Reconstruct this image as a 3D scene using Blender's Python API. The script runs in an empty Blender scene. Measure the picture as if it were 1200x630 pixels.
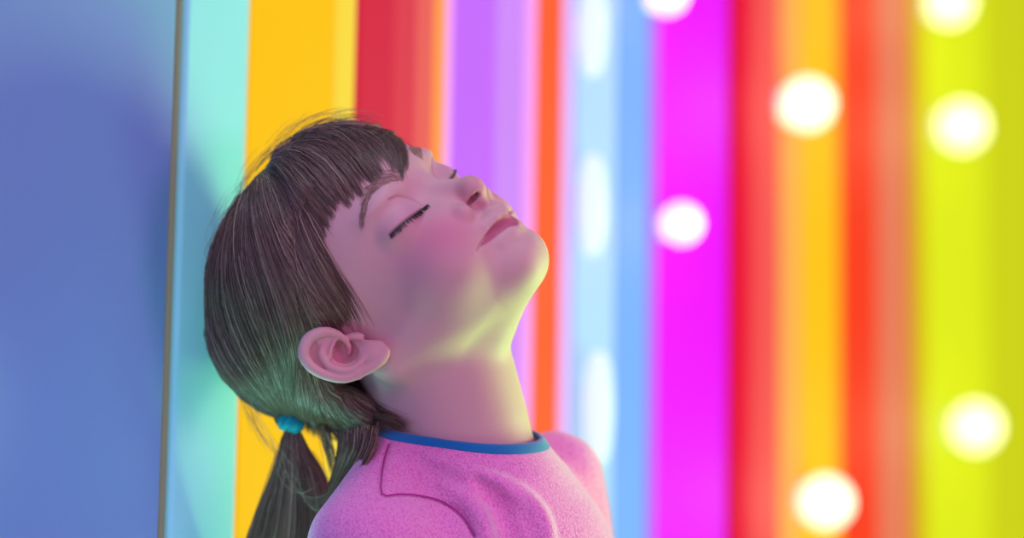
import bpy, math, random
import numpy as np
from mathutils import Matrix, Vector
from mathutils.bvhtree import BVHTree

random.seed(7)
rng = np.random.default_rng(11)
scene = bpy.context.scene
COL = scene.collection
K = 0.00055                      # metres per model unit (the person is modelled in units of 0.55 mm)
FP = 3400.0                      # focal length in pixels of the 1200-px frame

# ------------------------------------------------------------------ camera
CAM_H = 1.02
pitch, roll = math.radians(9.0), math.radians(0.9)
cam_rot = Matrix.Rotation(math.radians(90) + pitch, 4, 'X') @ Matrix.Rotation(roll, 4, 'Z')
cam_loc = Vector((0, 0, CAM_H))
cd = bpy.data.cameras.new('camera')
cam = bpy.data.objects.new('camera', cd)
COL.objects.link(cam)
cam.matrix_world = Matrix.Translation(cam_loc) @ cam_rot
cd.sensor_width = 36.0
cd.lens = 36.0 * FP / 1200.0
cd.clip_start = 0.05
cd.clip_end = 60
scene.camera = cam
cd.dof.use_dof = True
SUBJ = FP * K                    # distance from the camera to the person's head
cd.dof.focus_distance = SUBJ - 0.055
cd.dof.aperture_fstop = 2.1
# frame the person is posed in: X right, Y away, Z up, origin at the head's distance
B = cam_rot.to_3x3()
S = Matrix((B.col[0], -B.col[2], B.col[1])).transposed()
POSE = Matrix.Translation(cam_loc - B.col[2] * SUBJ) @ S.to_4x4() @ Matrix.Scale(K, 4)

# ------------------------------------------------------------------ object helpers
def tag(o, label=None, cat=None, group=None, kind=None):
    if label: o['label'] = label
    if cat: o['category'] = cat
    if group: o['group'] = group
    if kind: o['kind'] = kind
    return o

def link(o, parent=None):
    COL.objects.link(o)
    if parent is not None: o.parent = parent
    return o

def empty(name, loc=(0, 0, 0), rz=0.0):
    o = bpy.data.objects.new(name, None)
    o.empty_display_size = 0.05
    o.location = loc
    o.rotation_euler = (0, 0, rz)
    return link(o)

def mesh_np(name, V, Q, mat, parent=None, smooth=True, cols=None):
    """one mesh object from numpy vertices and faces (n x 3 or n x 4)"""
    me = bpy.data.meshes.new(name)
    V = np.asarray(V, np.float32); Q = np.asarray(Q, np.int32)
    n, k = Q.shape
    me.vertices.add(len(V)); me.vertices.foreach_set('co', V.ravel())
    me.loops.add(n * k); me.loops.foreach_set('vertex_index', Q.ravel())
    me.polygons.add(n)
    me.polygons.foreach_set('loop_start', np.arange(0, n * k, k, dtype=np.int32))
    me.polygons.foreach_set('loop_total', np.full(n, k, np.int32))
    me.update(calc_edges=True)
    if smooth: me.polygons.foreach_set('use_smooth', np.ones(n, bool))
    if cols is not None:
        a = me.color_attributes.new('Col', 'FLOAT_COLOR', 'POINT')
        c = np.ones((len(V), 4), np.float32); c[:, :3] = cols
        a.data.foreach_set('color', c.ravel())
    me.validate()
    if mat: me.materials.append(mat)
    return link(bpy.data.objects.new(name, me), parent)

def simple_mesh(name, verts, faces, mat, parent=None, smooth=False):
    me = bpy.data.meshes.new(name)
    me.from_pydata(verts, [], faces); me.update()
    if smooth:
        for p in me.polygons: p.use_smooth = True
    me.materials.append(mat)
    return link(bpy.data.objects.new(name, me), parent)

# ------------------------------------------------------------------ materials
def srgb(h):
    h = h.lstrip('#')
    v = [int(h[i:i + 2], 16) / 255 for i in (0, 2, 4)]
    return [(x / 12.92 if x <= .04045 else ((x + .055) / 1.055) ** 2.4) for x in v]

def mat(name, col=None, rough=.5, spec=.5, **kw):
    m = bpy.data.materials.new(name); m.use_nodes = True
    b = m.node_tree.nodes['Principled BSDF']
    if col is not None: b.inputs['Base Color'].default_value = (*col, 1)
    b.inputs['Roughness'].default_value = rough
    b.inputs['Specular IOR Level'].default_value = spec
    for k, v in kw.items():
        b.inputs[k].default_value = v
    return m
def nd(m, t, **kw):
    n = m.node_tree.nodes.new(t)
    for k, v in kw.items():
        if k in n.inputs: n.inputs[k].default_value = v
        else: setattr(n, k, v)
    return n
def lk(m, a, b): m.node_tree.links.new(a, b)
def bsdf(m): return m.node_tree.nodes['Principled BSDF']

# ------------------------------------------------------------------ distance-field modelling
f32 = np.float32
def sell(P, c, r, n=2.0):
    """(super)ellipsoid, distance estimated by f/|grad f|"""
    q = np.abs(P - np.array(c, f32)) / np.array(r, f32) + 1e-6
    s = (q ** n).sum(1); f = s ** (1 / n)
    g = np.sqrt((((q ** (n - 1)) / np.array(r, f32)) ** 2).sum(1)) * f ** (1 - n)
    return (f - 1) / np.maximum(g, 1e-6)
def sph(P, c, r): return np.sqrt(((P - np.array(c, f32)) ** 2).sum(1)) - r
def cap(P, a, b, ra, rb=None):
    rb = ra if rb is None else rb
    a = np.array(a, f32); d = np.array(b, f32) - a
    t = np.clip(((P - a) @ d) / max(float(d @ d), 1e-9), 0, 1)
    return np.sqrt(((P - a - t[:, None] * d) ** 2).sum(1)) - (ra + (rb - ra) * t)
def chain(P, pts, rs, k=0):
    d = None
    for i in range(len(pts) - 1):
        e = cap(P, pts[i], pts[i + 1], rs[i], rs[i + 1])
        d = e if d is None else (su(d, e, k) if k else np.minimum(d, e))
    return d
def su(a, b, k):
    h = np.maximum(k - np.abs(a - b), 0) / k
    return np.minimum(a, b) - h * h * k * .25
def ss(a, b, k):                      # a minus b, smooth
    return -su(-a, b, k)
def si(a, b, k): return -su(-a, -b, k)
def smoothpath(pts, n=4):
    """Catmull-Rom resampling"""
    p = np.array(pts, float)
    p = np.vstack([2 * p[0] - p[1], p, 2 * p[-1] - p[-2]])
    out = []
    for i in range(1, len(p) - 2):
        for t in np.arange(n) / n:
            a, b, c, d = p[i - 1:i + 3]
            out.append(.5 * ((2 * b) + (c - a) * t + (2 * a - 5 * b + 4 * c - d) * t * t + (3 * b - a - 3 * c + d) * t ** 3))
    out.append(p[-2])
    return np.array(out)

def polygonise(f, lo, hi, h, coarse=8):
    """surface nets over a block-sparse grid; returns vertices and quads"""
    lo = np.array(lo, f32); C = h * coarse
    nb = np.ceil((np.array(hi) - lo) / C).astype(int)
    n = nb * coarse + 1
    bx = np.stack(np.meshgrid(*[np.arange(k) for k in nb], indexing='ij'), -1).reshape(-1, 3)
    ctr = lo + (bx + .5) * C
    dc = f(ctr.astype(f32))
    near = np.abs(dc) < C * 1.1
    D = np.repeat(np.repeat(np.repeat(dc.reshape(nb).astype(f32), coarse, 0), coarse, 1), coarse, 2)
    D = np.pad(D, ((0, 1),) * 3, mode='edge')
    loc = np.stack(np.meshgrid(*[np.arange(coarse + 1)] * 3, indexing='ij'), -1).reshape(-1, 3)
    act = bx[near]
    for s in range(0, len(act), 500):
        b = act[s:s + 500]
        idx = (b[:, None, :] * coarse + loc[None]).reshape(-1, 3)
        D[idx[:, 0], idx[:, 1], idx[:, 2]] = f((lo + idx * h).astype(f32))
    ins = D < 0
    ins[0] = ins[-1] = False; ins[:, 0] = ins[:, -1] = False; ins[:, :, 0] = ins[:, :, -1] = False
    m = n - 1
    cnt = np.zeros(m, np.uint8)
    for i in (0, 1):
        for j in (0, 1):
            for k in (0, 1):
                cnt += ins[i:i + m[0], j:j + m[1], k:k + m[2]]
    cells = np.argwhere((cnt > 0) & (cnt < 8))
    ids = np.full(m, -1, np.int32)
    ids[cells[:, 0], cells[:, 1], cells[:, 2]] = np.arange(len(cells))
    acc = np.zeros((len(cells), 3)); num = np.zeros(len(cells))
    for ax in range(3):
        o = [a for a in range(3) if a != ax]
        for i in (0, 1):
            for j in (0, 1):
                a = cells.copy(); a[:, o[0]] += i; a[:, o[1]] += j
                b = a.copy(); b[:, ax] += 1
                ia, ib = ins[tuple(a.T)], ins[tuple(b.T)]
                da, db = D[tuple(a.T)].astype(float), D[tuple(b.T)].astype(float)
                x = ia != ib
                t = np.where(x, np.clip(da / np.where(np.abs(da - db) < 1e-9, 1, da - db), 0, 1), 0)
                p = a.astype(float); p[:, ax] += t
                acc[x] += p[x]; num[x] += 1
    V = lo + acc / num[:, None] * h
    quads = []
    for ax in range(3):
        u, v = [(1, 2), (2, 0), (0, 1)][ax]
        sl0 = [slice(None)] * 3; sl1 = [slice(None)] * 3
        sl0[ax] = slice(0, -1); sl1[ax] = slice(1, None)
        e = np.argwhere(ins[tuple(sl0)] != ins[tuple(sl1)])
        e = e[(e[:, u] > 0) & (e[:, v] > 0) & (e[:, u] < m[u]) & (e[:, v] < m[v])]
        flip = ~ins[tuple(e.T)]
        q = []
        for du, dv in ((0, 0), (1, 0), (1, 1), (0, 1)):
            c = e.copy(); c[:, u] -= 1 - du; c[:, v] -= 1 - dv
            q.append(ids[tuple(c.T)])
        q = np.stack(q, 1)
        q[flip] = q[flip][:, ::-1]
        quads.append(q)
    Q = np.vstack(quads); Q = Q[(Q >= 0).all(1)]
    # pull the vertices onto the true surface
    for _ in range(1):
        W = V.astype(f32); e = h * .4
        d0 = f(W)
        g = np.stack([f(W + np.eye(3, dtype=f32)[a] * e) - f(W - np.eye(3, dtype=f32)[a] * e) for a in range(3)], 1) / (2 * e)
        gl = np.maximum((g ** 2).sum(1), .05)
        st = np.clip(d0 / gl, -h * .6, h * .6)[:, None] * g
        V = V - st
    return V, Q

# ------------------------------------------------------------------ head frame
TH, PS = math.radians(50), math.radians(30)
fd = np.array([math.cos(TH), 0, math.sin(TH)]); UD = np.array([-math.sin(TH), 0, math.cos(TH)]); ld = np.array([0, 1., 0])
FD = math.cos(PS) * fd - math.sin(PS) * ld
LD = math.cos(PS) * ld + math.sin(PS) * fd
O = np.array([430 - 600, 0, 315 - 330.])
R3 = np.stack([FD, LD, UD], 0)                       # rows: forward, left, up
def to_local(P): return (P - O.astype(f32)) @ R3.T.astype(f32)
def from_local(A): return np.asarray(A, float) @ R3 + O
def X(px, py, depth=0.0):                            # a point seen at (px, py), that deep
    s = 1 + depth / FP
    return np.array([(px - 600) * s, depth, (315 - py) * s])

# -- ear, in its own plane: (u right, v down) as seen from the side, w outwards
EY = -114.0
def ear_pt(px, py, w): return X(px, py, EY - w)
def ear_path(pts, n=4): return smoothpath([ear_pt(*p) for p in pts], n)
EAR_HELIX = ear_path([(409, 414, -9), (409, 406, -4), (402, 396, 1), (391, 390, 4), (378, 389, 8), (365, 394, 11), (357.5, 404, 13), (356, 416, 13), (363, 428, 12),
                      (374, 436, 10), (389, 441.5, 8), (404, 443, 6), (419, 439, 4)])
EAR_RIM = ear_path([(419, 438, 4), (433, 431, 3), (445, 422, 2), (452, 412, 0), (445, 404, -1)])
EAR_ANTI = ear_path([(386, 396, 2), (379, 405, 4.5), (377, 415, 7), (384, 427, 8), (396, 433, 8), (410, 433, 6), (421, 426, 4.5), (427, 417, 3)])
EAR_CRUS = ear_path([(392.5, 392, 1), (391, 402, 4), (388, 411, 5), (385, 420, 6)])
PLATE = np.array([ear_pt(x, y, 0) for x, y in [(352, 409), (355, 398), (364, 390), (378, 386), (395, 389), (411, 395), (425, 398), (441, 402), (452, 405), (455, 412),
                  (452, 421), (446, 428), (433, 435.5), (418, 442), (402, 446), (385, 443), (369, 435), (358, 425)]])[:, [0, 2]]
def poly2d(P, poly):
    d = np.full(len(P), 1e9, f32); s = np.ones(len(P), f32)
    n = len(poly)
    for i in range(n):
        a = poly[i].astype(f32); b = poly[i - 1].astype(f32); e = b - a; w = P - a
        t = np.clip((w @ e) / (e @ e), 0, 1)
        d = np.minimum(d, ((w - t[:, None] * e) ** 2).sum(1))
        c1 = P[:, 1] >= a[1]; c2 = P[:, 1] < b[1]; c3 = e[0] * w[:, 1] > e[1] * w[:, 0]
        fl = (c1 & c2 & c3) | (~c1 & ~c2 & ~c3)
        s[fl] *= -1
    return s * np.sqrt(d)
def tube(P, path, r):
    r = np.interp(np.linspace(0, 1, len(path)), np.linspace(0, 1, len(r)), r) if np.ndim(r) else np.full(len(path), r)
    return chain(P, path, r)
def ear_sdf(P, d):
    """adds the ear to the head field d at points P"""
    xz = P[:, [0, 2]]; w = EY - P[:, 1]
    c2 = poly2d(xz, PLATE)
    # the auricle is a curved shell: it flares out towards its back edge
    cx = X(405, 415, EY)
    flare = np.clip((cx[0] - P[:, 0]) * .14, -6, 12)
    ww = w - flare
    plate = np.maximum(c2 + 1.5, np.abs(ww + 3) - 3.0)
    stem = np.maximum(c2 + 6, np.maximum(ww - 2, -ww - 45))        # the root that joins it to the head
    stem = np.maximum(stem, X(372, 0, EY)[0] - P[:, 0])
    e = su(plate, stem, 6)
    lobe = sell(P, ear_pt(437, 417, 0), (17, 7, 13)); e = su(e, lobe, 6)
    e = su(e, tube(P, EAR_RIM, [5.5, 6, 6, 5, 4]), 3)
    e = ss(e, sell(P, ear_pt(404, 411, 2), (15, 16, 14.5)), 3)              # concha bowl
    e = ss(e, chain(P, [ear_pt(408, 402, 2), ear_pt(421, 401, 0), ear_pt(431, 401, 0)], [7, 4.5, 3]), 3)   # canal notch
    e = ss(e, tube(P, ear_path([(370, 405, 9), (367, 413, 11), (372, 423, 11), (383, 431, 10), (394, 435.5, 8)]), [3.5, 4.5, 4.5, 4, 2]), 3)   # scapha groove
    e = su(e, tube(P, EAR_ANTI, [2, 3.5, 4.5, 4.5, 4.5, 4.5, 4, 3]), 3)
    e = su(e, tube(P, EAR_CRUS, [2, 3, 3.5, 3]), 2.5)
    e = su(e, sell(P, ear_pt(417, 393.5, -5), (10, 7, 4.5)), 7)            # tragus
    e = su(e, sell(P, ear_pt(437, 403, -3), (13, 6, 5)), 4)
    conch = sell(P, ear_pt(404, 411, 4), (13.5, 20, 13))
    e = ss(su(d, e, 5), conch, 3)
    return su(e, tube(P, EAR_HELIX, [2.5, 3, 4, 5.5, 6.5, 6.8, 6.8, 6.3, 6, 5.5, 5.5, 5.5]), 2.5)

def base_sdf(A, Am):
    """the head without its features; Am is A folded onto the near half"""
    d = sell(A, (0, 0, 42), (155, 126, 122), 2.1)        # cranium
    d = su(d, sell(A, (58, 0, 38), (98, 105, 80), 2.2), 18)   # forehead
    d = su(d, sell(A, (70, 0, -50), (107, 100, 88), 2.4), 25)  # face
    d = su(d, cap(Am, (0, -80, -78), (120, -26, -112), 34, 33), 25)   # jaw
    d = su(d, cap(Am, (150, -10, -117), (152, 0, -115), 35), 20)      # chin
    d = su(d, cap(A, (140, 0, -118), (70, 0, -130), 34, 40), 20)      # under the jaw
    d = su(d, sell(Am, (116, -56, -64), (44, 40, 40)), 26)            # cheek
    return d
def face_volumes(e, M):
    """orbit, lids, nose and lips added to the plain head (near half, mirrored by folding)"""
    e = ss(e, sell(M, (184, -46, 15), (34, 34, 17)), 24)           # orbit
    e = su(e, sell(M, (116, -60, 42), (34, 34, 13)), 16)           # brow
    e = su(e, sell(M, (122, -63, 8), (27, 32, 23)), 12)            # closed lids over the eyeball
    e = su(e, chain(M, [(140, 0, 40), (147, 0, 6), (168, 0, -10), (185, 0, -24)], [11, 11, 12, 13]), 14)   # bridge
    e = su(e, sph(M, (185, 0, -28), 15), 8)                       # tip
    e = su(e, sell(M, (166, -31, -38), (16, 14, 14)), 6)          # wing
    e = su(e, cap(M, (190, 0, -36), (181, 0, -50), 6), 7)
    e = su(e, chain(M, [(147, -50, -70), (159, -41, -68), (171, -28, -67), (179, -12, -68), (181, 0, -70)], [3, 6, 9.5, 11.5, 12]), 9)
    e = su(e, chain(M, [(146, -40, -80), (159, -34, -84), (170, -25, -90), (178, -10, -93), (179, 0, -93)], [3, 6, 9, 10, 10.5]), 9)
    return e
def surf(pts, field=None, lift=0.0):
    """points seen at the given pixels, on the surface of the head (local frame, near half)"""
    out = []
    for px, py in pts:
        t = -260.0
        for _ in range(80):
            A = to_local(X(px, py, t)[None].astype(f32))
            d = base_sdf(A, A)
            if field: d = field(d, A)
            d = float(d[0])
            if d < .03: break
            t += max(d * .7, .04)
        out.append(to_local(X(px, py, t + lift)[None].astype(f32))[0])
    return np.array(out)
LIP_PX = [(559.5, 293.5), (566, 283), (576, 270), (584, 262), (590, 257)]
LIP_LINE = smoothpath(np.vstack([surf(LIP_PX, face_volumes), [(191, 0, -82.5)]]), 4)
LASH_PX = [(500, 240), (493.7, 244.8), (485.7, 251), (474.6, 259), (463.5, 268.6), (457, 275)]
LASH = smoothpath(surf(LASH_PX, face_volumes), 3)
CREASE = smoothpath(surf([(495, 241), (488, 236), (479, 232), (466, 230), (456, 234)], face_volumes), 4)
NOS = surf([(549.5, 239), (554, 233), (559, 228)], face_volumes)


YB = math.radians(40)                                 # the chest faces right and a little to the camera
GX, HX = np.array([math.cos(YB), -math.sin(YB), 0]), np.array([math.sin(YB), math.cos(YB), 0])
RB = np.stack([GX, HX, [0, 0, 1.]])
def torso(P):
    """outer surface of the clothed trunk and upper arms"""
    c = np.array([-22, -5, -420.], f32)
    d = sell((P - c) @ RB.T.astype(f32), (0, 0, 0), (140, 160, 205), 2.3)
    d = su(d, chain(P, [(-62, 5, -180), (-50, 5, -250)], [84, 104]), 40)
    d = su(d, cap(P, (-122, -24, -222), (-172, -100, -312), 47, 60), 30)
    for a, b, ra, rb in (((-143, -112, -332), (-160, -150, -640), 73, 60), ((52, 124, -257), (105, 160, -600), 60, 66)):
        d = su(d, cap(P, a, b, ra, rb), 34)
    return d
COLLAR_C = X(548, 509, 3)
COLLAR_N = np.array([.10, -.12, 1.0]); COLLAR_N /= np.linalg.norm(COLLAR_N)
def collar_pts(r, n=64, dz=0.0):
    u = np.array([1, 0, -COLLAR_N[0] / COLLAR_N[2]]); u /= np.linalg.norm(u); v = np.cross(COLLAR_N, u)
    return [COLLAR_C + r * (math.cos(t) * u + .96 * math.sin(t) * v) + np.array([0, 0, dz + 3.0 * math.cos(2 * t)]) for t in np.linspace(0, 2 * math.pi, n, endpoint=False)]
SEAM_PX = [(456, 520), (449, 545), (447.5, 578), (468, 578.5), (489.5, 580), (517.5, 587), (542, 604.5), (556, 628)]
def surf_w(pts, field):
    out = []
    for px, py in pts:
        t = -300.0
        for _ in range(90):
            d = float(field(X(px, py, t)[None].astype(f32))[0])
            if d < .05: break
            t += max(d * .7, .08)
            if t > 200: break
        out.append(X(px, py, t))
    return np.array(out)
SEAM = smoothpath(surf_w(SEAM_PX, torso), 3)
RIDGE = smoothpath(surf_w([(500, 535), (545, 552), (585, 568), (618, 590), (634, 614), (640, 650)], torso), 3)
GROOVE = smoothpath(surf_w([(560, 563), (578, 582), (592, 605), (600, 640)], torso), 3)
RIDGE2 = smoothpath(surf_w([(520, 570), (548, 588), (566, 612), (572, 645)], torso), 3)
def sweater_sdf(P):
    d = torso(P)
    m = (np.abs(d) < 40) & (P[:, 1] < 40) & (P[:, 2] > -360)
    if m.any():
        Q = P[m]; e = d[m]
        e = su(e, tube(Q, RIDGE + [0, 3, 0], [1, 8, 12, 14, 13]), 12)
        e = su(e, tube(Q, RIDGE2 + [0, 3, 0], [1, 8, 11, 10]), 10)
        e = ss(e, tube(Q, GROOVE + [0, -2, 0], [3, 11, 14, 12]), 12)
        e = ss(e, tube(Q, SEAM, 2.0), 4)
        d[m] = e
    d = d + .8 * np.sin(P[:, 0] * .05 + P[:, 2] * .031 + 1.7 * np.sin(P[:, 1] * .03)) * np.sin(P[:, 2] * .043 - P[:, 0] * .02)
    h = (P - COLLAR_C.astype(f32)) @ COLLAR_N.astype(f32)
    shell = np.maximum(d, -(d + 7))
    d = -su(-shell, -(h + 2), 3)
    return np.maximum(d, -540 - P[:, 2])

def sstep(x, a, b):
    t = np.clip((x - a) / (b - a), 0, 1)
    return t * t * (3 - 2 * t)
def neckband_sdf(P):
    h = (P - COLLAR_C.astype(f32)) @ COLLAR_N.astype(f32)
    return si(np.abs(torso(P) + 2) - 2.6, np.abs(h - 1.5) - 5.2, 3)
def hair_sdf(P):
    """the mass of the hair on the skull, without loose strands"""
    A = to_local(P)
    Am = A.copy(); Am[:, 1] = -np.abs(A[:, 1])
    d = su(sell(A, (0, 0, 42), (155, 126, 122), 2.1), sell(A, (58, 0, 38), (98, 105, 80), 2.2), 18)
    d = d - (1.5 + 3.5 * (1 - sstep(A[:, 0], 10, 80))) - 9.5 * sstep(A[:, 2], 60, 140) * (1 - sstep(A[:, 0], 10, 125))
    back = sell(A, (-97, -6, 38), (109, 106, 95))
    back = su(back, cap(A, (-150, -30, 0), (-186, -42, -30), 52, 20), 26)
    back = su(back, cap(A, (-100, -40, -30), (-92, -46, -98), 62, 34), 24)
    back = su(back, cap(A, (-92, -46, -98), (-104, -38, -128), 30, 14), 20)
    d = su(d, back, 22)
    # hairline: keep what lies behind it
    fr = A[:, 0] - 38 - .50 * np.maximum(A[:, 2] - 55, 0) + 1.6 * np.clip(20 - A[:, 2], 0, 78) + 18 * np.exp(-((A[:, 2] - 40) / 40) ** 2)
    ear = cap(Am, (18, -110, -38), (60, -110, -60), 46)
    fr = su(fr, 112 - A[:, 2] - .12 * np.abs(A[:, 1]), 15)
    d = si(d, fr, 10)
    d = ss(d, sell(P, X(403, 416, -124), (57, 44, 33)), 5)
    return d
def body_sdf(P):
    """head, neck and shoulders of the child in one field"""
    A = to_local(P)
    Am = A.copy(); Am[:, 1] = -np.abs(A[:, 1])           # both halves of the face
    d = base_sdf(A, Am)
    # neck and shoulders (posed independently of the head)
    nk = chain(P, [(-95, 0, -20), (-80, 2, -110), (-62, 5, -185), (-52, 8, -250), (-48, 10, -330)], [78, 80, 82, 88, 100])
    d = su(d, nk, 26)
    d = su(d, chain(P, [(-128, 22, -55), (-86, 14, -185)], [76, 66]), 16)
    low = P[:, 2] < -212
    if low.any(): d[low] = np.minimum(d[low], torso(P[low]) + 14)
    # features, only where the face is
    m = (A[:, 0] > 80) & (A[:, 2] > -125) & (A[:, 2] < 80) & (np.abs(A[:, 1]) < 120)
    if m.any():
        M = Am[m]; e = d[m]
        e = face_volumes(e, M)
        for i, r in ((0, 3.2), (1, 4.2), (2, 3.4)):                   # nostril
            e = ss(e, cap(M, NOS[i] + (1, 0, -1), NOS[1] + (-4, 9, 3), r, 3), 2.5)
        e = ss(e, cap(M, (203, 0, -54), (203, 0, -66), 11, 10), 8)    # philtrum
        e = ss(e, tube(M, LIP_LINE, [1.8, 1.8, 1.6, 1.4]), 3)
        e = ss(e, tube(M, LASH, [.9, 1.2, 1.2, 1.1, .7]), 2.5)
        e = ss(e, tube(M, CREASE, [1.4, 1.3, .9, .4, .1]), 3)
        d[m] = e
    ec = X(403, 415, EY)
    for sgn in (-1, 1):
        if sgn < 0: m = (np.abs(P[:, 0] - ec[0]) < 66) & (np.abs(P[:, 2] - ec[2]) < 42) & (np.abs(P[:, 1] - EY + 0) < 55); PP = P
        else:
            B_ = A.copy(); B_[:, 1] *= -1
            PP = (B_ @ R3.astype(f32) + O.astype(f32))
            m = (np.abs(PP[:, 0] - ec[0]) < 66) & (np.abs(PP[:, 2] - ec[2]) < 42) & (np.abs(PP[:, 1] - EY) < 55)
        if m.any(): d[m] = ear_sdf(PP[m], d[m])
    return d

import time
t0 = time.time()
BV, BQ = polygonise(body_sdf, (-330, -260, -440), (200, 260, 190), 1.3)

SV, SQ = polygonise(sweater_sdf, (-300, -280, -545), (240, 280, -160), 2.2)

NV, NQ = polygonise(neckband_sdf, (-190, -120, -235), (60, 120, -160), 1.5)
HV, HQ = polygonise(hair_sdf, (-400, -200, -260), (60, 200, 215), 2.6)


girl = empty('person')
girl.matrix_world = POSE
tag(girl, 'child in a pink sweater leaning head back against the wall, eyes closed, brown ponytail', 'person')
def tube_ring(pts, rr, seg=10, closed=True):
    """a tube along a path of points"""
    pts = np.array(pts); n = len(pts); V = []; Q = []
    for i in range(n):
        t = pts[(i + 1) % n] - pts[i - 1] if closed else pts[min(i + 1, n - 1)] - pts[max(i - 1, 0)]
        t /= np.linalg.norm(t); u = np.cross(t, [.1, 1., .1]); u /= np.linalg.norm(u); v = np.cross(u, t)
        for k in range(seg):
            a = 2 * math.pi * k / seg
            V.append(pts[i] + rr[0] * math.cos(a) * u + rr[1] * math.sin(a) * v)
    for i in range(n if closed else n - 1):
        for k in range(seg):
            j = (i + 1) % n
            Q.append([i * seg + k, i * seg + (k + 1) % seg, j * seg + (k + 1) % seg, j * seg + k])
    return np.array(V), np.array(Q)
# ------------------------------------------------------------------ person: materials
skin = mat('skin', None, .55, .28)
b = bsdf(skin)
at = nd(skin, 'ShaderNodeAttribute', attribute_name='Col')
lk(skin, at.outputs['Color'], b.inputs['Base Color'])
b.inputs['Subsurface Weight'].default_value = .18
b.inputs['Subsurface Radius'].default_value = (1.0, .35, .2)
b.inputs['Subsurface Scale'].default_value = .006
tc = nd(skin, 'ShaderNodeTexCoord'); nz = nd(skin, 'ShaderNodeTexNoise', Scale=.9, Detail=3.0)
lk(skin, tc.outputs['Object'], nz.inputs['Vector'])
bp = nd(skin, 'ShaderNodeBump', Strength=.06, Distance=.0005)
lk(skin, nz.outputs['Fac'], bp.inputs['Height']); lk(skin, bp.outputs['Normal'], b.inputs['Normal'])

def dseg(P, path):
    return chain(P, path, np.zeros(len(path)))
def paint(V):
    """the skin's own colours: lips, flushed cheeks and nose, darker lid edge, pink ear; shading painted into mouth line, lid crease, nostrils"""
    A = to_local(V.astype(f32)); M = A.copy(); M[:, 1] = -np.abs(A[:, 1])
    c = np.tile(np.array(srgb('#d8a6a2')), (len(V), 1))
    def mix(w, col): c[:] = c * (1 - w[:, None]) + np.array(col) * w[:, None]
    g = np.exp(-((M - np.array([150, -66, -38])) ** 2 / np.array([60, 34, 34]) ** 2).sum(1)); mix(g * .62, srgb('#d65a84'))
    g = np.exp(-((M - np.array([186, -8, -26])) ** 2 / np.array([26, 22, 20]) ** 2).sum(1)); mix(g * .4, srgb('#cf6c7c'))
    g = np.exp(-((M - np.array([150, -62, 12])) ** 2 / np.array([30, 30, 14]) ** 2).sum(1)); mix(g * .35, srgb('#c07aa0'))
    m = np.abs(A[:, 0] - 170) < 60
    w = np.zeros(len(V)); w2 = w.copy(); w3 = w.copy(); w4 = w.copy()
    dl = dseg(M[m], LIP_LINE)
    tt = np.clip(-M[m][:, 1] / 55, 0, 1)                              # 0 at the middle, 1 at the corner
    below = M[m][:, 2] < np.interp(-M[m][:, 1], -LIP_LINE[::-1, 1], LIP_LINE[::-1, 2])
    wid = np.where(below, 10.5 * (1 - tt ** 2.2) + .8, 4.5 * (1 - tt ** 1.6) + .6)
    w[m] = 1 - sstep(dl, wid - 1.2, wid + 1.2)
    mix(w * .85, srgb('#b8486c'))
    w2[m] = 1 - sstep(dl, .6, 2.4); mix(w2 * .6, srgb('#6a2038'))  # shading painted along the mouth line
    w3[m] = (1 - sstep(dseg(M[m], LASH), .5, 3.0)); mix(w3 * .75, srgb('#4a3038'))
    w4[m] = (1 - sstep(dseg(M[m], CREASE), .5, 2.5)); mix(w4 * .3, srgb('#8a4a58'))  # shading painted into the lid crease
    w5 = np.zeros(len(V)); w5[m] = 1 - sstep(dseg(M[m], NOS + np.array([-3, 4, 3])), 3, 7); mix(w5 * .6, srgb('#7a2838'))  # shading painted into the nostrils
    # ears
    E_ = V.astype(f32); ec = X(403, 415, EY)
    g = np.exp(-((M - to_local(ec[None].astype(f32))) ** 2 / np.array([70, 34, 46]) ** 2).sum(1) * 1.2); mix(np.clip(g, 0, 1) * .5, srgb('#d87c88'))
    return c
body = mesh_np('body', BV, BQ, skin, girl, cols=paint(BV))

knit = mat('pink_knit', srgb('#f878bc'), .95, .15)
b = bsdf(knit); b.inputs['Sheen Weight'].default_value = 1.0; b.inputs['Sheen Roughness'].default_value = .4
b.inputs['Sheen Tint'].default_value = (1, .8, .95, 1)
tc = nd(knit, 'ShaderNodeTexCoord')
vo = nd(knit, 'ShaderNodeTexVoronoi', Scale=.42); mp = nd(knit, 'ShaderNodeMapping'); mp.inputs['Scale'].default_value = (1, 1, .8)
mp.inputs['Rotation'].default_value = (.2, .6, .3)
lk(knit, tc.outputs['Object'], mp.inputs['Vector']); lk(knit, mp.outputs['Vector'], vo.inputs['Vector'])
nz = nd(knit, 'ShaderNodeTexNoise', Scale=.25, Detail=6.0); lk(knit, tc.outputs['Object'], nz.inputs['Vector'])
ad = nd(knit, 'ShaderNodeMath', operation='ADD'); lk(knit, vo.outputs['Distance'], ad.inputs[0]); lk(knit, nz.outputs['Fac'], ad.inputs[1])
bp = nd(knit, 'ShaderNodeBump', Strength=.55, Distance=.0012); lk(knit, ad.outputs[0], bp.inputs['Height']); lk(knit, bp.outputs['Normal'], b.inputs['Normal'])
cr = nd(knit, 'ShaderNodeValToRGB'); cr.color_ramp.elements[0].position = .1; cr.color_ramp.elements[1].position = .9
cr.color_ramp.elements[0].color = (*srgb('#ffa0d2'), 1); cr.color_ramp.elements[1].color = (*srgb('#ee6cb8'), 1)
lk(knit, vo.outputs['Distance'], cr.inputs['Fac']); lk(knit, cr.outputs['Color'], b.inputs['Base Color'])
sweater = mesh_np('sweater', SV, SQ, knit, girl)
rib = mat('blue_rib', srgb('#0f74b0'), .9, .2)
b = bsdf(rib); b.inputs['Sheen Weight'].default_value = .4
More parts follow.
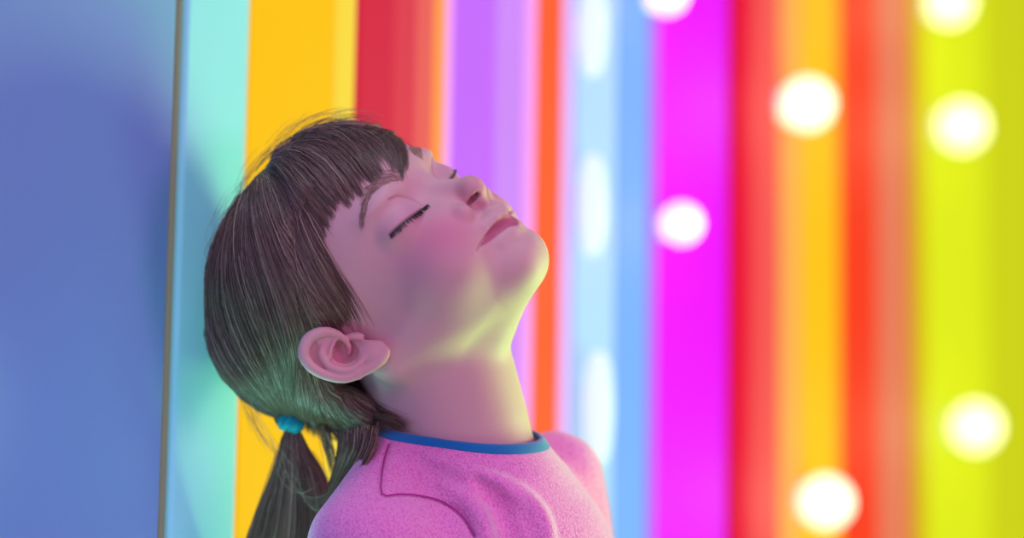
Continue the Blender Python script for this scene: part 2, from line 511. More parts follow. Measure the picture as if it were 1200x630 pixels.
tc = nd(rib, 'ShaderNodeTexCoord'); nz = nd(rib, 'ShaderNodeTexNoise', Scale=.8, Detail=4.0); lk(rib, tc.outputs['Object'], nz.inputs['Vector'])
bp = nd(rib, 'ShaderNodeBump', Strength=.5, Distance=.001); lk(rib, nz.outputs['Fac'], bp.inputs['Height']); lk(rib, bp.outputs['Normal'], b.inputs['Normal'])
mesh_np('seam', *tube_ring(SEAM + np.array([0, .9, 0]), (1.0, 1.0), 8, False), mat('seam_thread', srgb('#b83c8c'), .9, .1), sweater)
neckband = mesh_np('neckband', NV, NQ, rib, sweater)

# ------------------------------------------------------------------ person: hair
def hair_mat(name, k=1.0):
    m = mat(name, None, .38, .5)
    b = bsdf(m); at = nd(m, 'ShaderNodeAttribute', attribute_name='Col'); lk(m, at.outputs['Color'], b.inputs['Base Color'])
    b.inputs['Anisotropic'].default_value = .6
    return m
strand_mat = hair_mat('hair_strands')
capm = mat('hair_underlayer', srgb('#38261f'), .6, .3)
tc = nd(capm, 'ShaderNodeTexCoord'); nz = nd(capm, 'ShaderNodeTexNoise', Scale=.2, Detail=6.0); lk(capm, tc.outputs['Object'], nz.inputs['Vector'])
bp = nd(capm, 'ShaderNodeBump', Strength=.6, Distance=.002); lk(capm, nz.outputs['Fac'], bp.inputs['Height']); lk(capm, bp.outputs['Normal'], bsdf(capm).inputs['Normal'])
hair = mesh_np('hair', HV, HQ, capm, girl)

# depth of the scalp as the camera side sees it, sampled on a grid
GX0, GY0, GS = 225, 120, 2.5
gw, gh = 136, 170
gy, gx = np.mgrid[0:gh, 0:gw]
PXg = GX0 + gx * GS; PYg = GY0 + gy * GS
def scalp(P):
    A = to_local(P)
    return np.minimum(np.minimum(hair_sdf(P), base_sdf(A, A)), su(su(chain(P, [(-95, 0, -20), (-80, 2, -110), (-62, 5, -185)], [78, 80, 82]), chain(P, [(-128, 22, -55), (-86, 14, -185)], [76, 66]), 16), sweater_lite(P), 5))
def sweater_lite(P): return torso(P) - 2
T = np.full(gw * gh, -260.0); fx = PXg.ravel() - 600.; fy = 315. - PYg.ravel()
def raypt(T): s_ = 1 + T / FP; return np.stack([fx * s_, T, fy * s_], 1).astype(f32)
for _ in range(60):
    T = np.minimum(T + np.maximum(scalp(raypt(T)), 0) * .8, 160)
hitm = (T < 140).reshape(gh, gw); T = T.reshape(gh, gw)
T[~hitm] = np.nan
for _ in range(200):                                  # carry the depth past the outline
    if not np.isnan(T).any(): break
    p = np.pad(T, 1, constant_values=np.nan)
    nbs = np.stack([p[1:-1, :-2], p[1:-1, 2:], p[:-2, 1:-1], p[2:, 1:-1]])
    with np.errstate(all='ignore'):
        import warnings; warnings.simplefilter('ignore')
        av = np.nanmean(nbs, 0)
    T = np.where(np.isnan(T), av, T)
for _ in range(3):
    p = np.pad(T, 1, mode='edge'); T = (p[1:-1, :-2] + p[1:-1, 2:] + p[:-2, 1:-1] + p[2:, 1:-1] + T * 2) / 6
PG = raypt(T.ravel()).reshape(gh, gw, 3)
N_ = np.cross(np.gradient(PG, axis=1), np.gradient(PG, axis=0)); N_ /= np.linalg.norm(N_, axis=2, keepdims=True)
N_[N_[..., 1] > 0] *= -1
def sample(G, px, py):
    u = np.clip((px - GX0) / GS, 0, gw - 1.001); v = np.clip((py - GY0) / GS, 0, gh - 1.001)
    i = u.astype(int); j = v.astype(int); a = (u - i)[..., None]; b_ = (v - j)[..., None]
    return (G[j, i] * (1 - a) + G[j, i + 1] * a) * (1 - b_) + (G[j + 1, i] * (1 - a) + G[j + 1, i + 1] * a) * b_
TG = T[..., None]

M_ = 16
def resample(g, m=40):
    p = smoothpath(g, 5); L_ = np.r_[0, np.cumsum(np.linalg.norm(np.diff(p, axis=0), axis=1))]
    return np.stack([np.interp(np.linspace(0, L_[-1], m), L_, p[:, k]) for k in range(p.shape[1])], 1)
def family(guides, n, s0=(0, .5), s1=(.86, 1.04), lift=(1, 7), wob=1.2, spread=2.0, clumps=None, shape=None, tipvar=0.0):
    """strand centre lines (n x M x 3) swept between neighbouring guides given in picture directions"""
    G = np.stack([resample(np.array(g, float)) for g in guides])
    dim = G.shape[2]
    k = len(guides) - 1
    t = rng.random(n) * k
    if clumps:
        jit = rng.normal(0, 1, clumps + 1)
        cc = (np.floor(t / k * clumps) + .5) / clumps * k + 0 * t
        pull = .75 * rng.random(n)[:, None]
    a = rng.uniform(*s0, n); b_ = rng.uniform(*s1, n)
    if clumps and tipvar: b_ = b_ + tipvar * jit[np.minimum((t / k * clumps).astype(int), clumps)]
    S_ = a[:, None] + (b_ - a)[:, None] * np.linspace(0, 1, M_)
    if clumps:
        tt_ = t[:, None] + (cc - t)[:, None] * pull * np.clip(S_, 0, 1) ** 1.5
    else: tt_ = np.repeat(t[:, None], M_, 1)
    tt_ = np.clip(tt_, 0, k - 1e-4); i = tt_.astype(int); f = (tt_ - i)[..., None]
    x = np.clip(S_, 0, 1) * 39; j = np.minimum(x.astype(int), 38); e = (x - j)[..., None]
    def at_(i_): return G[i_, j] * (1 - e) + G[i_, j + 1] * e
    P = at_(i) * (1 - f) + at_(np.minimum(i + 1, k)) * f
    over = np.maximum(S_ - 1, 0)[..., None]
    P = P + over * 39 * (G[i, 39] - G[i, 38])
    ph = rng.random((n, 2, 1)) * 6.28; fr_ = rng.uniform(2, 7, (n, 2, 1)); amp = rng.random((n, 2, 1)) ** 2 * wob
    w = amp * np.sin(ph + fr_ * S_[:, None, :]); w = w.transpose(0, 2, 1)
    off = rng.normal(0, spread, (n, 1, 2)) * (.4 + .6 * S_[..., None])
    P[..., :2] += w + off
    if dim == 2:
        base = sample(PG, P[..., 0], P[..., 1]); dep = sample(TG, P[..., 0], P[..., 1])[..., 0]
        nn = sample(N_, P[..., 0], P[..., 1])
        s_ = 1 + dep / FP
        W = np.stack([(P[..., 0] - 600) * s_, dep, (315 - P[..., 1]) * s_], -1)
        u = rng.random(n)[:, None]
        pr = np.sin(np.clip(S_, 0, 1) * math.pi * .85 + .35) if shape is None else shape(S_)
        l = (lift[0] + (lift[1] - lift[0]) * u) * pr
        return W + nn * l[..., None]
    s_ = 1 + P[..., 2] / FP
    P[..., 2] += (rng.normal(0, spread * 1.5, (n, 1)) * (.3 + .7 * S_))
    return np.stack([(P[..., 0] - 600) * s_, P[..., 2], (315 - P[..., 1]) * s_], -1)
def mirror(C):
    keep = to_local(C.reshape(-1, 3))[:, 1].reshape(C.shape[:2]).max(1) < -12
    C = C[keep]
    A = to_local(C.reshape(-1, 3)); A[:, 1] *= -1
    return from_local(A).reshape(C.shape)
def strand_mesh(name, C, parent, r=.32, dark=1.0, m=strand_mat, light=.22):
    n, k, _ = C.shape
    t = np.gradient(C, axis=1); t /= np.linalg.norm(t, axis=2, keepdims=True) + 1e-9
    u = np.cross(t, np.array([.3, .8, .52])); u /= np.linalg.norm(u, axis=2, keepdims=True) + 1e-9
    v = np.cross(u, t)
    rr = (r * rng.uniform(.7, 1.25, (n, 1)) * (1 - .75 * np.linspace(0, 1, k)[None] ** 3))[..., None]
    rings = [C + rr * (math.cos(a) * u + math.sin(a) * v) for a in (0, 2.094, 4.189)]
    V = np.stack(rings, 2).reshape(-1, 3)
    base = (np.arange(n)[:, None] * k + np.arange(k - 1)[None]).reshape(-1) * 3
    Q = np.concatenate([np.stack([base + a, base + (a + 1) % 3, base + 3 + (a + 1) % 3, base + 3 + a], 1) for a in range(3)])
    c0 = np.array(srgb('#7c584a')); c1 = np.array(srgb('#c8aa90'))
    q = np.where(rng.random(n) < light, rng.uniform(.35, 1.1, n), rng.random(n) ** 2 * .25)[:, None]
    cc = (c0 * (1 - q) + c1 * q) * dark * rng.uniform(.28, 1.25, (n, 1))
    return mesh_np(name, V, Q, m, parent, cols=np.repeat(cc, k * 3, 0))

BANG = [[(318, 184), (355, 160), (400, 146), (436, 149), (462, 161), (476, 177), (478, 186)],
        [(317, 188), (358, 165), (400, 153), (436, 158), (458, 172), (466, 192)],
        [(317, 190), (358, 170), (398, 160), (430, 167), (450, 180), (458, 190)],
        [(317, 192), (355, 174), (394, 168), (420, 178), (437, 194), (446, 204)],
        [(316, 194), (352, 178), (386, 176), (410, 188), (424, 202), (431, 212)],
        [(315, 195), (346, 184), (374, 188), (396, 204), (408, 220), (414, 229)],
        [(314, 197), (338, 190), (362, 200), (382, 218), (394, 232), (399, 240)],
        [(313, 198), (332, 198), (350, 212), (366, 230), (378, 242), (386, 252)],
        [(312, 199), (329, 203), (346, 222), (359, 245), (369, 262), (376, 280)]]
SIDE = [[(313, 198), (330, 202), (346, 222), (359, 245), (369, 262), (376, 285)],
        [(312, 200), (328, 208), (345, 234), (358, 264), (371, 296), (388, 330), (402, 356), (411, 370)],
        [(311, 202), (323, 220), (340, 255), (352, 290), (368, 328), (386, 358), (398, 378)],
        [(309, 204), (317, 232), (332, 270), (347, 305), (364, 340), (382, 368), (392, 384)],
        [(306, 206), (309, 240), (322, 280), (338, 318), (352, 350), (362, 376), (366, 388)],
        [(302, 209), (302, 245), (312, 290), (326, 328), (338, 362), (345, 392), (348, 415), (354, 440)]]
SIDE.append([(300, 211), (298, 245), (306, 290), (320, 332), (332, 370), (340, 405), (343, 440), (346, 470), (346, 490)])
BACK = [[(302, 209), (302, 245), (312, 290), (326, 328), (338, 362), (345, 392), (348, 415), (354, 440)],
        [(300, 211), (298, 245), (306, 290), (320, 332), (332, 370), (340, 405), (343, 440), (346, 470), (346, 490)],
        [(296, 214), (289, 250), (292, 300), (304, 345), (318, 385), (330, 425), (338, 460), (343, 490)],
        [(290, 220), (278, 258), (276, 310), (284, 355), (300, 400), (318, 440), (332, 470), (340, 491)],
        [(284, 228), (268, 268), (261, 315), (264, 365), (280, 410), (303, 447), (324, 474), (336, 490)],
        [(282, 228), (260, 275), (250, 320), (250, 372), (264, 420), (288, 455), (314, 478), (332, 489)],
        [(281, 227), (255, 285), (243, 330), (244, 385), (258, 430), (279, 458), (306, 480), (328, 487)]]
NAPE = [[(352, 400), (350, 425), (350, 450), (350, 475), (350, 495)],
        [(354, 405), (356, 435), (360, 465), (366, 490), (376, 508)],
        [(360, 415), (366, 445), (376, 472), (390, 495), (404, 514)],
        [(370, 425), (378, 450), (394, 474), (412, 493), (428, 508)],
        [(380, 438), (396, 458), (416, 476), (438, 490), (460, 500)],
        [(392, 448), (410, 462), (430, 475), (452, 488), (474, 498)]]
lo_ = lambda S_: .25 + .75 * np.sin(np.clip(S_, 0, 1) * math.pi)
bang = family(BANG, 3600, (0, .5), (.86, 1.05), (3, 17), 1.4, 1.2, 18, lambda S_: .1 + .9 * np.sin(np.clip(S_, 0, 1) ** .8 * math.pi), .05)
bang2 = family(BANG, 260, (.1, .6), (.8, 1.1), (12, 20), 3.5, 3.5, None, lambda S_: .05 + .95 * np.sin(np.clip(S_, 0, 1) ** .8 * math.pi))
bang = np.concatenate([bang2, bang])
side = family(SIDE, 4300, (0, .55), (.8, 1.05), (1, 8), 1.5, 1.6, 30, lo_, .03)
side = np.concatenate([family(SIDE, 420, (0, .5), (.7, 1.08), (5, 11), 4, 4, None, lo_), side])
back = family(BACK, 3900, (0, .6), (.9, 1.0), (1, 8), 1.8, 1.6, 26, lo_)
back = np.concatenate([family(BACK[:-1], 420, (0, .6), (.6, 1.0), (5, 11), 5, 4, None, lo_), back])
nape = family(NAPE, 2600, (0, .5), (.85, 1.08), (4, 12), 2.0, 2.4, 16, lo_)
fringe = strand_mesh('fringe', np.concatenate([bang, mirror(bang[::2])]), hair)
strand_mesh('side_strands', np.concatenate([side, mirror(side[:1500])]), hair, light=.3)
strand_mesh('back_strands', np.concatenate([back, nape, mirror(back[:1500]), mirror(nape[:500])]), hair, dark=.85, light=.25)
# loose ponytail below the tie: (x, y, depth)
TAIL = [[(334, 503, 42), (327, 530, 46), (316, 562, 50), (303, 598, 52), (288, 640, 54), (276, 690, 56)],
        [(337, 503, 36), (332, 530, 38), (326, 565, 42), (316, 605, 44), (306, 650, 46), (298, 700, 48)],
        [(341, 504, 34), (340, 530, 30), (338, 565, 30), (334, 605, 30), (330, 650, 32), (326, 700, 34)],
        [(345, 504, 34), (347, 530, 30), (352, 560, 28), (354, 600, 26), (352, 650, 26), (350, 700, 28)],
        [(349, 504, 40), (354, 528, 36), (366, 552, 34), (374, 590, 32), (372, 640, 32), (370, 700, 34)],
        [(351, 503, 46), (358, 522, 48), (374, 545, 50), (386, 575, 50), (388, 630, 50), (388, 700, 50)]]
LOCK = [[(398, 498, 5), (397, 520, 8), (394, 545, 14), (386, 575, 20), (378, 610, 26), (370, 660, 30)],
        [(418, 500, -24), (416, 525, -30), (406, 548, -12), (394, 578, 0), (384, 612, 8), (374, 660, 12)],
        [(444, 498, -70), (440, 520, -84), (428, 545, -84), (408, 574, -66), (390, 607, -46), (376, 650, -30)]]
tail = family(TAIL, 2600, (0, .25), (.8, 1.0), wob=2.5, spread=2.0, clumps=20)
lock = family(LOCK, 1700, (0, .2), (.55, 1.0), wob=3, spread=2.2, clumps=8)
mid = family([[(372, 500, 10), (378, 520, 20), (384, 540, 26), (388, 560, 30)], [(384, 504, 0), (388, 520, 8), (392, 536, 14), (392, 556, 20)]], 60, (0, .2), (.7, 1.0), wob=3, spread=3)
strand_mesh('ponytail', np.concatenate([tail, lock, mid]), hair, r=.36, dark=.95)
# fly-aways round the outline and wisps
FLY = [[(300, 200, 20), (330, 160, 15), (372, 136, 5), (420, 132, 0), (470, 150, -5)], [(310, 195, 20), (340, 172, 15), (380, 148, 0), (430, 140, -10), (480, 168, -20)],
       [(290, 215, 25), (300, 190, 25), (330, 158, 20), (360, 132, 15), (392, 128, 10)], [(262, 262, 30), (272, 236, 30), (292, 206, 30), (318, 178, 30), (330, 168, 25)],
       [(246, 320, 30), (236, 300, 25), (250, 270, 20), (262, 250, 20), (280, 228, 20)]]
fly = family(FLY, 120, (0, .6), (.5, 1.0), wob=7, spread=6.5)
wisp = family([[(268, 440, 25), (284, 470, 30), (306, 500, 30), (330, 512, 30)], [(280, 455, 30), (296, 490, 30), (320, 530, 30), (338, 560, 30)],
               [(340, 540, 5), (352, 585, -5), (380, 595, -30), (410, 560, -50)], [(350, 510, 10), (352, 560, 0), (368, 600, -25), (400, 580, -60)]], 46, (0, .4), (.5, 1.0), wob=6, spread=5)
sd = family([[(364, 245), (360, 275), (372, 310), (390, 345), (406, 378)], [(376, 250), (374, 280), (392, 315), (412, 348), (430, 380)]], 330, (0, .6), (.4, 1.05), (.6, 3), 2.5, 5.5)
strand_mesh('flyaway_strands', np.concatenate([fly, wisp]), hair, r=.24, light=.5)
nw = family([[(372, 440), (392, 458), (414, 476), (436, 490), (456, 500)], [(392, 446), (414, 460), (438, 474), (460, 486), (482, 497)]], 420, (0, .5), (.5, 1.05), (.6, 4), 2, 4)
sd = np.concatenate([sd, nw])
strand_mesh('temple_strands', sd, hair, r=.22, light=.1, dark=.9)

# hair tie: a gathered ring of teal elastic round the ponytail
tv, tq = [], []
tc0 = X(341, 494, 36); ax = np.array([.97, 0, -.25]); ay = np.array([0, 1., 0]); az = np.cross(ax, ay)
nr, ns_ = 72, 14
for i in range(nr):
    a = 2 * math.pi * i / nr
    dirr = math.cos(a) * ax + math.sin(a) * ay
    for k_ in range(ns_):
        q = 2 * math.pi * k_ / ns_
        rr = 1 + .16 * math.sin(9 * a + 2.0 * math.sin(q)) + .07 * math.sin(23 * a)
        tv.append(tc0 + dirr * (9.0 + 6.5 * rr * math.cos(q)) + az * (-1) * 10.5 * rr * math.sin(q))
for i in range(nr):
    for k_ in range(ns_):
        j = (i + 1) % nr
        tq.append([i * ns_ + k_, i * ns_ + (k_ + 1) % ns_, j * ns_ + (k_ + 1) % ns_, j * ns_ + k_])
mesh_np('hair_tie', tv, tq, mat('teal_elastic', srgb('#16909c'), .8, .3), girl)

# eyelashes and eyebrows on both sides of the face
def curve_strands(path, n, fdir, length, root=0.0, m=7, lift=1.0, bend=0.0):
    path = resample(path, 60); out = []
    for _ in range(n):
        t = rng.random(); x = t * 58.99; i = int(x); p = path[i] * (1 - x + i) + path[i + 1] * (x - i)
        T_ = path[min(i + 1, 59)] - path[max(i - 1, 0)]; T_ /= np.linalg.norm(T_)
        out.append(fdir(t, p, T_, length))
    return np.array(out)
LASH_SF = resample(surf(LASH_PX, face_volumes), 60)
def lash(t, p, T_, L_):
    # T_ runs from the inner to the outer corner; lashes leave the lid edge forwards and down, curling up at the tip
    dn = np.array([.42, -.1, -.85]); d = dn + T_ * (.15 + .9 * t) + rng.normal(0, .1, 3); d /= np.linalg.norm(d)
    l = L_ * (.55 + .5 * math.sin(t * 2.6)) * rng.uniform(.7, 1.15)
    s_ = np.linspace(0, 1, 7)[:, None]
    return p + np.array([.3, 0, 0]) + d * l * s_ + np.array([.5, -.2, .25]) * l * .45 * s_ ** 2
ls = curve_strands(LASH_SF, 130, lash, 10)
lm = mat('lash', srgb('#120c0c'), .5, .3)
def local_strands(name, C, r, m, dark, light=.0):
    W = from_local(C.reshape(-1, 3)).reshape(C.shape)
    F_ = C.copy(); F_[..., 1] *= -1
    if name == 'eyelashes': F_ = F_[:, :1] + (F_ - F_[:, :1]) * .3
    W2 = from_local(F_.reshape(-1, 3)).reshape(C.shape)
    return [strand_mesh(name, w_, girl, r=r, m=m, dark=dark, light=light) for w_ in (W, W2)]
local_strands('eyelashes', ls, .38, strand_mat, .12)
BROW_PX = [(472, 206), (460, 207), (448, 213.5), (438, 221), (430, 233), (426, 247), (423.5, 262)]
BROW = surf(BROW_PX, face_volumes)
def brow(t, p, T_, L_):
    nrm = to_local(np.array([[0, -1., 0]]) + O)[0]
    upv = np.array([-.1, 0, 1.]); side_ = upv - T_ * (upv @ T_); side_ /= np.linalg.norm(side_)
    w_ = (8.0 * (1 - t) ** .6 + 1.2)
    p0 = p + side_ * rng.uniform(-1, 1) * w_
    d = T_ + side_ * (.75 * (1 - t) - .15) + rng.normal(0, .12, 3); d /= np.linalg.norm(d)
    l = L_ * (.8 + .4 * (1 - t)) * rng.uniform(.6, 1.2)
    s_ = np.linspace(0, 1, 7)[:, None]
    c_ = p0 + d * l * s_ + T_ * l * .25 * s_ ** 2
    return c_
bs = curve_strands(BROW, 300, brow, 10)
# lay the brow hairs on the skin
fl = bs.reshape(-1, 3).astype(f32)
for _ in range(4):
    e_ = 1.0
    def ff(Q_): return face_volumes(base_sdf(Q_, Q_), Q_)
    d0 = ff(fl); g_ = np.stack([ff(fl + np.eye(3, dtype=f32)[a] * e_) - ff(fl - np.eye(3, dtype=f32)[a] * e_) for a in range(3)], 1) / 2
    fl = fl - ((d0 - .5) / np.maximum((g_ ** 2).sum(1), .1))[:, None] * g_
bs = fl.reshape(bs.shape).astype(float)
local_strands('eyebrow', bs, .17, strand_mat, 1.5, .1)


# ------------------------------------------------------------------ the wall of coloured panels
def cam_ray(px, py):
    return (S @ Vector(((px - 600) / FP, 1, (315 - py) / FP)))
ALPHA = math.radians(60)
nW = Vector((math.sin(ALPHA), -math.cos(ALPHA), 0)); dW = Vector((math.cos(ALPHA), math.sin(ALPHA), 0))
PM = np.array(POSE)
HW = HV @ PM[:3, :3].T + PM[:3, 3]
c0 = float((HW @ np.array(nW)).min()) - .005          # the back of the head rests against the wall
W0 = nW * c0
def wall_t(px, py=315, off=0.0):
    """distance along the wall where the panel plane is seen at px, and the height there"""
    d = cam_ray(px, py); k = (c0 + off - cam_loc.dot(nW)) / d.dot(nW); p = cam_loc + d * k
    return (p - W0).dot(dW), p.z
def wpt(t, off, z): return W0 + dW * t + nW * off + Vector((0, 0, z))
RZ = math.atan2(dW.y, dW.x)
def panel_box(t0_, t1_, o0, o1, z0, z1, bev=.004):
    """box in wall coordinates with rounded long edges: x along the wall, -y out of it"""
    w, h = t1_ - t0_, z1 - z0; b_ = min(bev, abs(o1 - o0) * .45, w * .3)
    prof = [(0, -o0), (w, -o0)]
    for k in range(5):
        a = math.pi / 2 * k / 4; prof.append((w - b_ + b_ * math.cos(a), -(o1 - b_ + b_ * math.sin(a))))
    for k in range(5):
        a = math.pi / 2 * k / 4; prof.append((b_ - b_ * math.sin(a), -(o1 - b_ + b_ * math.cos(a))))
    n = len(prof)
    v = [(x, y, 0) for x, y in prof] + [(x, y, h) for x, y in prof]
    f = [[i, (i + 1) % n, (i + 1) % n + n, i + n] for i in range(n)] + [list(range(n))[::-1], list(range(n, 2 * n))]
    return v, f
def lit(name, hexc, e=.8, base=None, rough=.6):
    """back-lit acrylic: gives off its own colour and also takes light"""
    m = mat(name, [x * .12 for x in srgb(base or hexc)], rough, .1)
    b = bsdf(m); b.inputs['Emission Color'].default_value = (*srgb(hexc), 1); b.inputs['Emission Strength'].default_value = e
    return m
Z0, Z1 = 0.0, 2.7
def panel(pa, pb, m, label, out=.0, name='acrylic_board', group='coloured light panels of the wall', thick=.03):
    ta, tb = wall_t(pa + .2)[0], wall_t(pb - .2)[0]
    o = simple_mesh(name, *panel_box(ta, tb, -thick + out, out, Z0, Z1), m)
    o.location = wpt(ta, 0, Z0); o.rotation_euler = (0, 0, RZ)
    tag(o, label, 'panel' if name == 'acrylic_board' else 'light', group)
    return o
matte = lambda n, h, r_=.55: mat(n, srgb(h), r_, .4)
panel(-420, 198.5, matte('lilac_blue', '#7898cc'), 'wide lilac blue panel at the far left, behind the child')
aqua = lit('aqua', '#6cccd4', .2); bsdf(aqua).inputs['Base Color'].default_value = (*srgb('#94c8d8'), 1)  # faint emission added to brighten a panel that is not back-lit
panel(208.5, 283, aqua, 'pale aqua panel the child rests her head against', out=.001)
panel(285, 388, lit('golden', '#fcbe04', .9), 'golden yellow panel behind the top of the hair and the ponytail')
panel(388, 412.5, lit('pale_yellow', '#f8d440', .9), 'glow on the golden panel, built as a narrow paler board left of the crimson one')  # pale glow of the golden panel, put in as a lighter board
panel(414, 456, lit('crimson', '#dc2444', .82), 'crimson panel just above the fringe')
panel(456, 484, lit('light_crimson', '#e43c50', .82), 'glow step of the crimson panel, built as a lighter board above the forehead')  # glow towards the crimson panel's edge, stepped in lighter boards
panel(484, 505, lit('coral_pink', '#ea605c', .9), 'glow step of the crimson panel, built as a narrow coral pink board left of the thin orange strip')
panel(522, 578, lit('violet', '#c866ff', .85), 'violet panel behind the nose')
panel(578, 612, lit('light_violet', '#d288ff', .83), 'glow step of the violet panel, built as a lighter board behind the mouth')  # glow towards the violet panel's edge, put in as a lighter board
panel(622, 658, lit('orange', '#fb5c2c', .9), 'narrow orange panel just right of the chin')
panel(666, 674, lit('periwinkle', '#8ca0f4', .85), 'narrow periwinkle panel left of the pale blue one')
panel(674, 722, lit('pale_blue', '#b8daff', .85), 'pale glare column of the sky blue panel, built as a board behind the white glare')  # pale glare down the panel's middle, put in as a board
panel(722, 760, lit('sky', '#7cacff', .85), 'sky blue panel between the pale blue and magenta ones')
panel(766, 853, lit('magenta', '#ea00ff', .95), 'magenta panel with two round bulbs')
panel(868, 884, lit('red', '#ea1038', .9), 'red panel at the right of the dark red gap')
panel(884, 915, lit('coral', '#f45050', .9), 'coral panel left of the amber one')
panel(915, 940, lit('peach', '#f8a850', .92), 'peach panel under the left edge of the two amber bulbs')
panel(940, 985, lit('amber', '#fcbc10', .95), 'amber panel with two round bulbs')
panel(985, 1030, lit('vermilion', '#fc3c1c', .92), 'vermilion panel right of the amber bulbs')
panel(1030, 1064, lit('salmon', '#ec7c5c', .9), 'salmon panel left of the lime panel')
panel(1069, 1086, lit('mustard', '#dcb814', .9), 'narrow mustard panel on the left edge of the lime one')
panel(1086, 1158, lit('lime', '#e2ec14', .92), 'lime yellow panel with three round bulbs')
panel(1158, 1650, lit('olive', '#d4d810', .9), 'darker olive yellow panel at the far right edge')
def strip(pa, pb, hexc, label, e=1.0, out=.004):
    return panel(pa + .15, pb - .15, lit('strip_' + hexc[1:], hexc, e), label, out, 'glow_strip', 'thin light strips between the panels', .02)  # mostly glows along panel edges, put in as thin emissive strips
strip(198.5, 204.5, '#c8c4b0', 'edge glow as a thin warm strip on the right edge of the lilac blue panel', .22, .0)
strip(283, 285, '#fff0c0', 'edge glow as a hair thin cream strip between the aqua and yellow panels', .6, .0)
strip(505, 513, '#f8984c', 'edge glow as a thin orange strip on the right edge of the crimson panel')
strip(513, 522, '#f4a0ec', 'edge glow as a thin pink strip left of the violet panel')
strip(612, 622, '#f09cf0', 'edge glow as a pink strip between the violet and the orange panels')
strip(658, 666, '#e4b4f8', 'edge glow as a pale lilac strip right of the orange panel')
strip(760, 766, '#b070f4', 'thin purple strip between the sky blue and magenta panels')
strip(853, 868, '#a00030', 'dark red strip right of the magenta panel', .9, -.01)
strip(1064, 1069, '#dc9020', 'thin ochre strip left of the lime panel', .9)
wb = simple_mesh('wall_back', *panel_box(wall_t(-430)[0], wall_t(1655)[0], -.16, -.032, Z0, Z1), mat('wall', (.02, .02, .05), .7, .2))
wb.location = wpt(wall_t(-430)[0], 0, Z0); wb.rotation_euler = (0, 0, RZ); wb['kind'] = 'structure'

# -- round bulbs in holders
def glass(name, col, e):
    m = mat(name, (.15, .15, .15), .5, .2); b = bsdf(m)
    b.inputs['Emission Color'].default_value = (*col, 1); b.inputs['Emission Strength'].default_value = e
    return m
white_metal = mat('white_metal', (.8, .8, .8), .35, .5, Metallic=.2)
def lathe(prof, seg=32):
    """revolve (radius, y) about the y axis"""
    V, F_ = [], []
    for r_, y in prof:
        for k in range(seg):
            a = 2 * math.pi * k / seg; V.append((r_ * math.cos(a), y, r_ * math.sin(a)))
    for i in range(len(prof) - 1):
        for k in range(seg):
            j = (k + 1) % seg; F_.append([i * seg + k, i * seg + j, (i + 1) * seg + j, (i + 1) * seg + k])
    return V, F_
def bulb(px, py, rpx, col, e, label, group='round bulbs on the panels', glow=.35):
    d = cam_ray(px, py); k = (c0 - cam_loc.dot(nW)) / d.dot(nW)
    R_ = rpx / FP * k * 1.0
    k2 = (c0 + R_ * .95 - cam_loc.dot(nW)) / d.dot(nW); p = cam_loc + d * k2
    root = empty('light_bulb', p - nW * (R_ * .95 - .003), RZ); tag(root, label, 'bulb', group)
    prof = [(.001, -R_ * 1.95)] + [(R_ * math.sin(a), -R_ * .95 - R_ * math.cos(a)) for a in np.linspace(.12, 2.55, 18)] + [(R_ * .5, -R_ * .08)]
    simple_mesh('globe', *lathe(prof), glass('bulb_glass', col, e), root, True)
    simple_mesh('socket', *lathe([(R_ * .5, -R_ * .2), (R_ * .56, -R_ * .16), (R_ * .56, -R_ * .08), (R_ * .72, -R_ * .06), (R_ * .72, 0)]), white_metal, root, True)
    l = bpy.data.lights.new('bulb_glow', 'POINT'); l.energy = glow; l.color = col; l.shadow_soft_size = R_
    lo = link(bpy.data.objects.new('bulb_glow', l)); l.specular_factor = 0; lo.location = p + nW * (R_ * 2.6)
    return root
W_ = (1, 1, 1)
bulb(778, -6, 24, (1, .62, 1), 1.7, 'bulb on the magenta panel, cut by the top edge of the view')
bulb(795, 262, 24, (1, .62, 1), 1.7, 'bulb on the magenta panel at the height of the mouth')
bulb(943, 122, 30, (1, .86, .6), 1.9, 'large bulb high on the amber panel')
bulb(965, 588, 30, (1, .86, .6), 1.9, 'large bulb low on the amber panel')
bulb(1110, 2, 26, (1, 1, .5), 2.0, 'topmost bulb of the lime yellow panel')
bulb(1125, 148, 27, (1, 1, .5), 2.0, 'middle bulb of the lime yellow panel')
bulb(1141, 500, 27, (1, 1, .5), 2.0, 'lowest bulb of the lime yellow panel')
def glare_spot(px, py, wpx, hpx, label):  # white glare on the panel, put in as added glowing capsules
    d = cam_ray(px, py); k = (c0 - cam_loc.dot(nW)) / d.dot(nW)
    w = wpx / FP * k; h = hpx / FP * k
    k = (c0 + w - cam_loc.dot(nW)) / d.dot(nW); p = cam_loc + d * k - nW * w
    root = empty('panel_glare', p, RZ); tag(root, label, 'lamp', 'white glare on the pale blue panel, built as glowing capsules')
    V, F_ = [], []; seg, rg = 24, 22
    for i in range(rg + 1):
        a = math.pi * i / rg; zz = -math.cos(a) * h; rr = math.sin(a) ** .7 * w if 0 < i < rg else 1e-4
        for q in range(seg):
            b_ = 2 * math.pi * q / seg; V.append((rr * math.cos(b_), -w * .95 + .85 * rr * math.sin(b_), zz))
    for i in range(rg):
        for q in range(seg):
            j = (q + 1) % seg; F_.append([i * seg + q, i * seg + j, (i + 1) * seg + j, (i + 1) * seg + q])
    simple_mesh('glare_capsule', V, F_, glass('glare_white', (.80, .93, 1), .93), root, True)
    v, f = panel_box(-w * .5, w * .5, 0, w * .25, -h * .4, h * .4)
    v = [(x - w * .5, y, z - h * .4) for x, y, z in v]
    simple_mesh('glare_mount', v, f, white_metal, root)
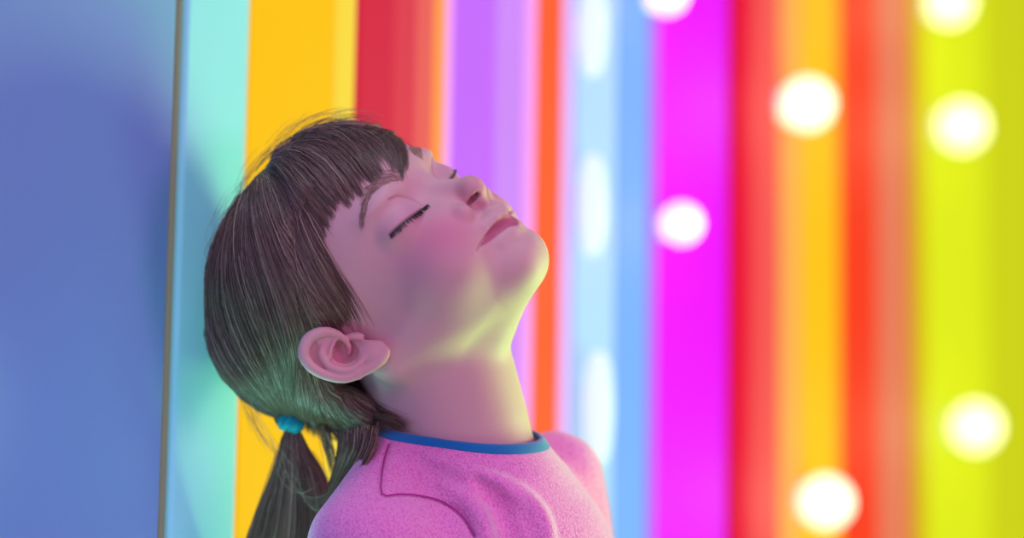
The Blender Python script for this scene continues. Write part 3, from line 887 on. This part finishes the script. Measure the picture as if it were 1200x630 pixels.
glare_spot(695, 38, 19, 52, 'white glare, built as a glowing capsule, at the top of the pale blue panel')
glare_spot(695, 240, 19, 60, 'white glare, built as a glowing capsule, halfway up the pale blue panel, right of the face')
glare_spot(702, 478, 20, 66, 'white glare, built as a glowing capsule, low on the pale blue panel, above the far shoulder')

# ------------------------------------------------------------------ lights
def P3(px, py, depth): return POSE @ Vector(X(px, py, depth))
HC = P3(500, 330, 0)
def area(loc, size, col, power, target=HC, name='area_light', spread=180):
    l = bpy.data.lights.new(name, 'AREA'); l.energy = power; l.color = col; l.shape = 'DISK'; l.size = size; l.spread = math.radians(spread)
    o = link(bpy.data.objects.new(name, l)); o.location = loc
    o.rotation_euler = (Vector(target) - Vector(loc)).to_track_quat('-Z', 'Y').to_euler()
    return o
def rel(x, y, z): return HC + Vector((x, y, z))
area(rel(.95, .48, -.5), .45, (.28, 1, .2), 16, name='lime_light')
area(rel(.8, .33, -.05), .3, (.72, 1, .42), 5.5, name='rim_light')
area(rel(-.15, -1.5, .1), 1.3, (.66, .43, .98), 8.5, name='violet_fill')  # unseen fill added on the camera side
area(rel(.9, -.75, .1), .35, (1, .3, .75), 3.5, name='pink_light')
area(rel(.75, -.35, -.75), .4, (.5, 1, .45), .6, target=P3(570, 450, -60), name='green_fill', spread=100)  # unseen fill added to turn the neck greener
area(P3(290, 800, 60), .2, (.25, .95, .7), .5, target=P3(335, 470, 30), name='teal_light', spread=90)
area(rel(.15, -.5, 1.2), .5, (.66, .78, 1), 7.5, target=P3(420, 300, 0), name='cool_light')
area(P3(40, 700, -420), .25, (.1, .8, 1), .07, target=P3(80, 560, -180), name='cyan_light', spread=80)
w = bpy.data.worlds.new('world'); scene.world = w; w.use_nodes = True
w.node_tree.nodes['Background'].inputs[0].default_value = (.36, .42, .72, 1)
w.node_tree.nodes['Background'].inputs[1].default_value = .28
scene.view_settings.view_transform = 'Standard'
scene.view_settings.look = 'None'
scene.view_settings.gamma = 1
scene.view_settings.exposure = 0
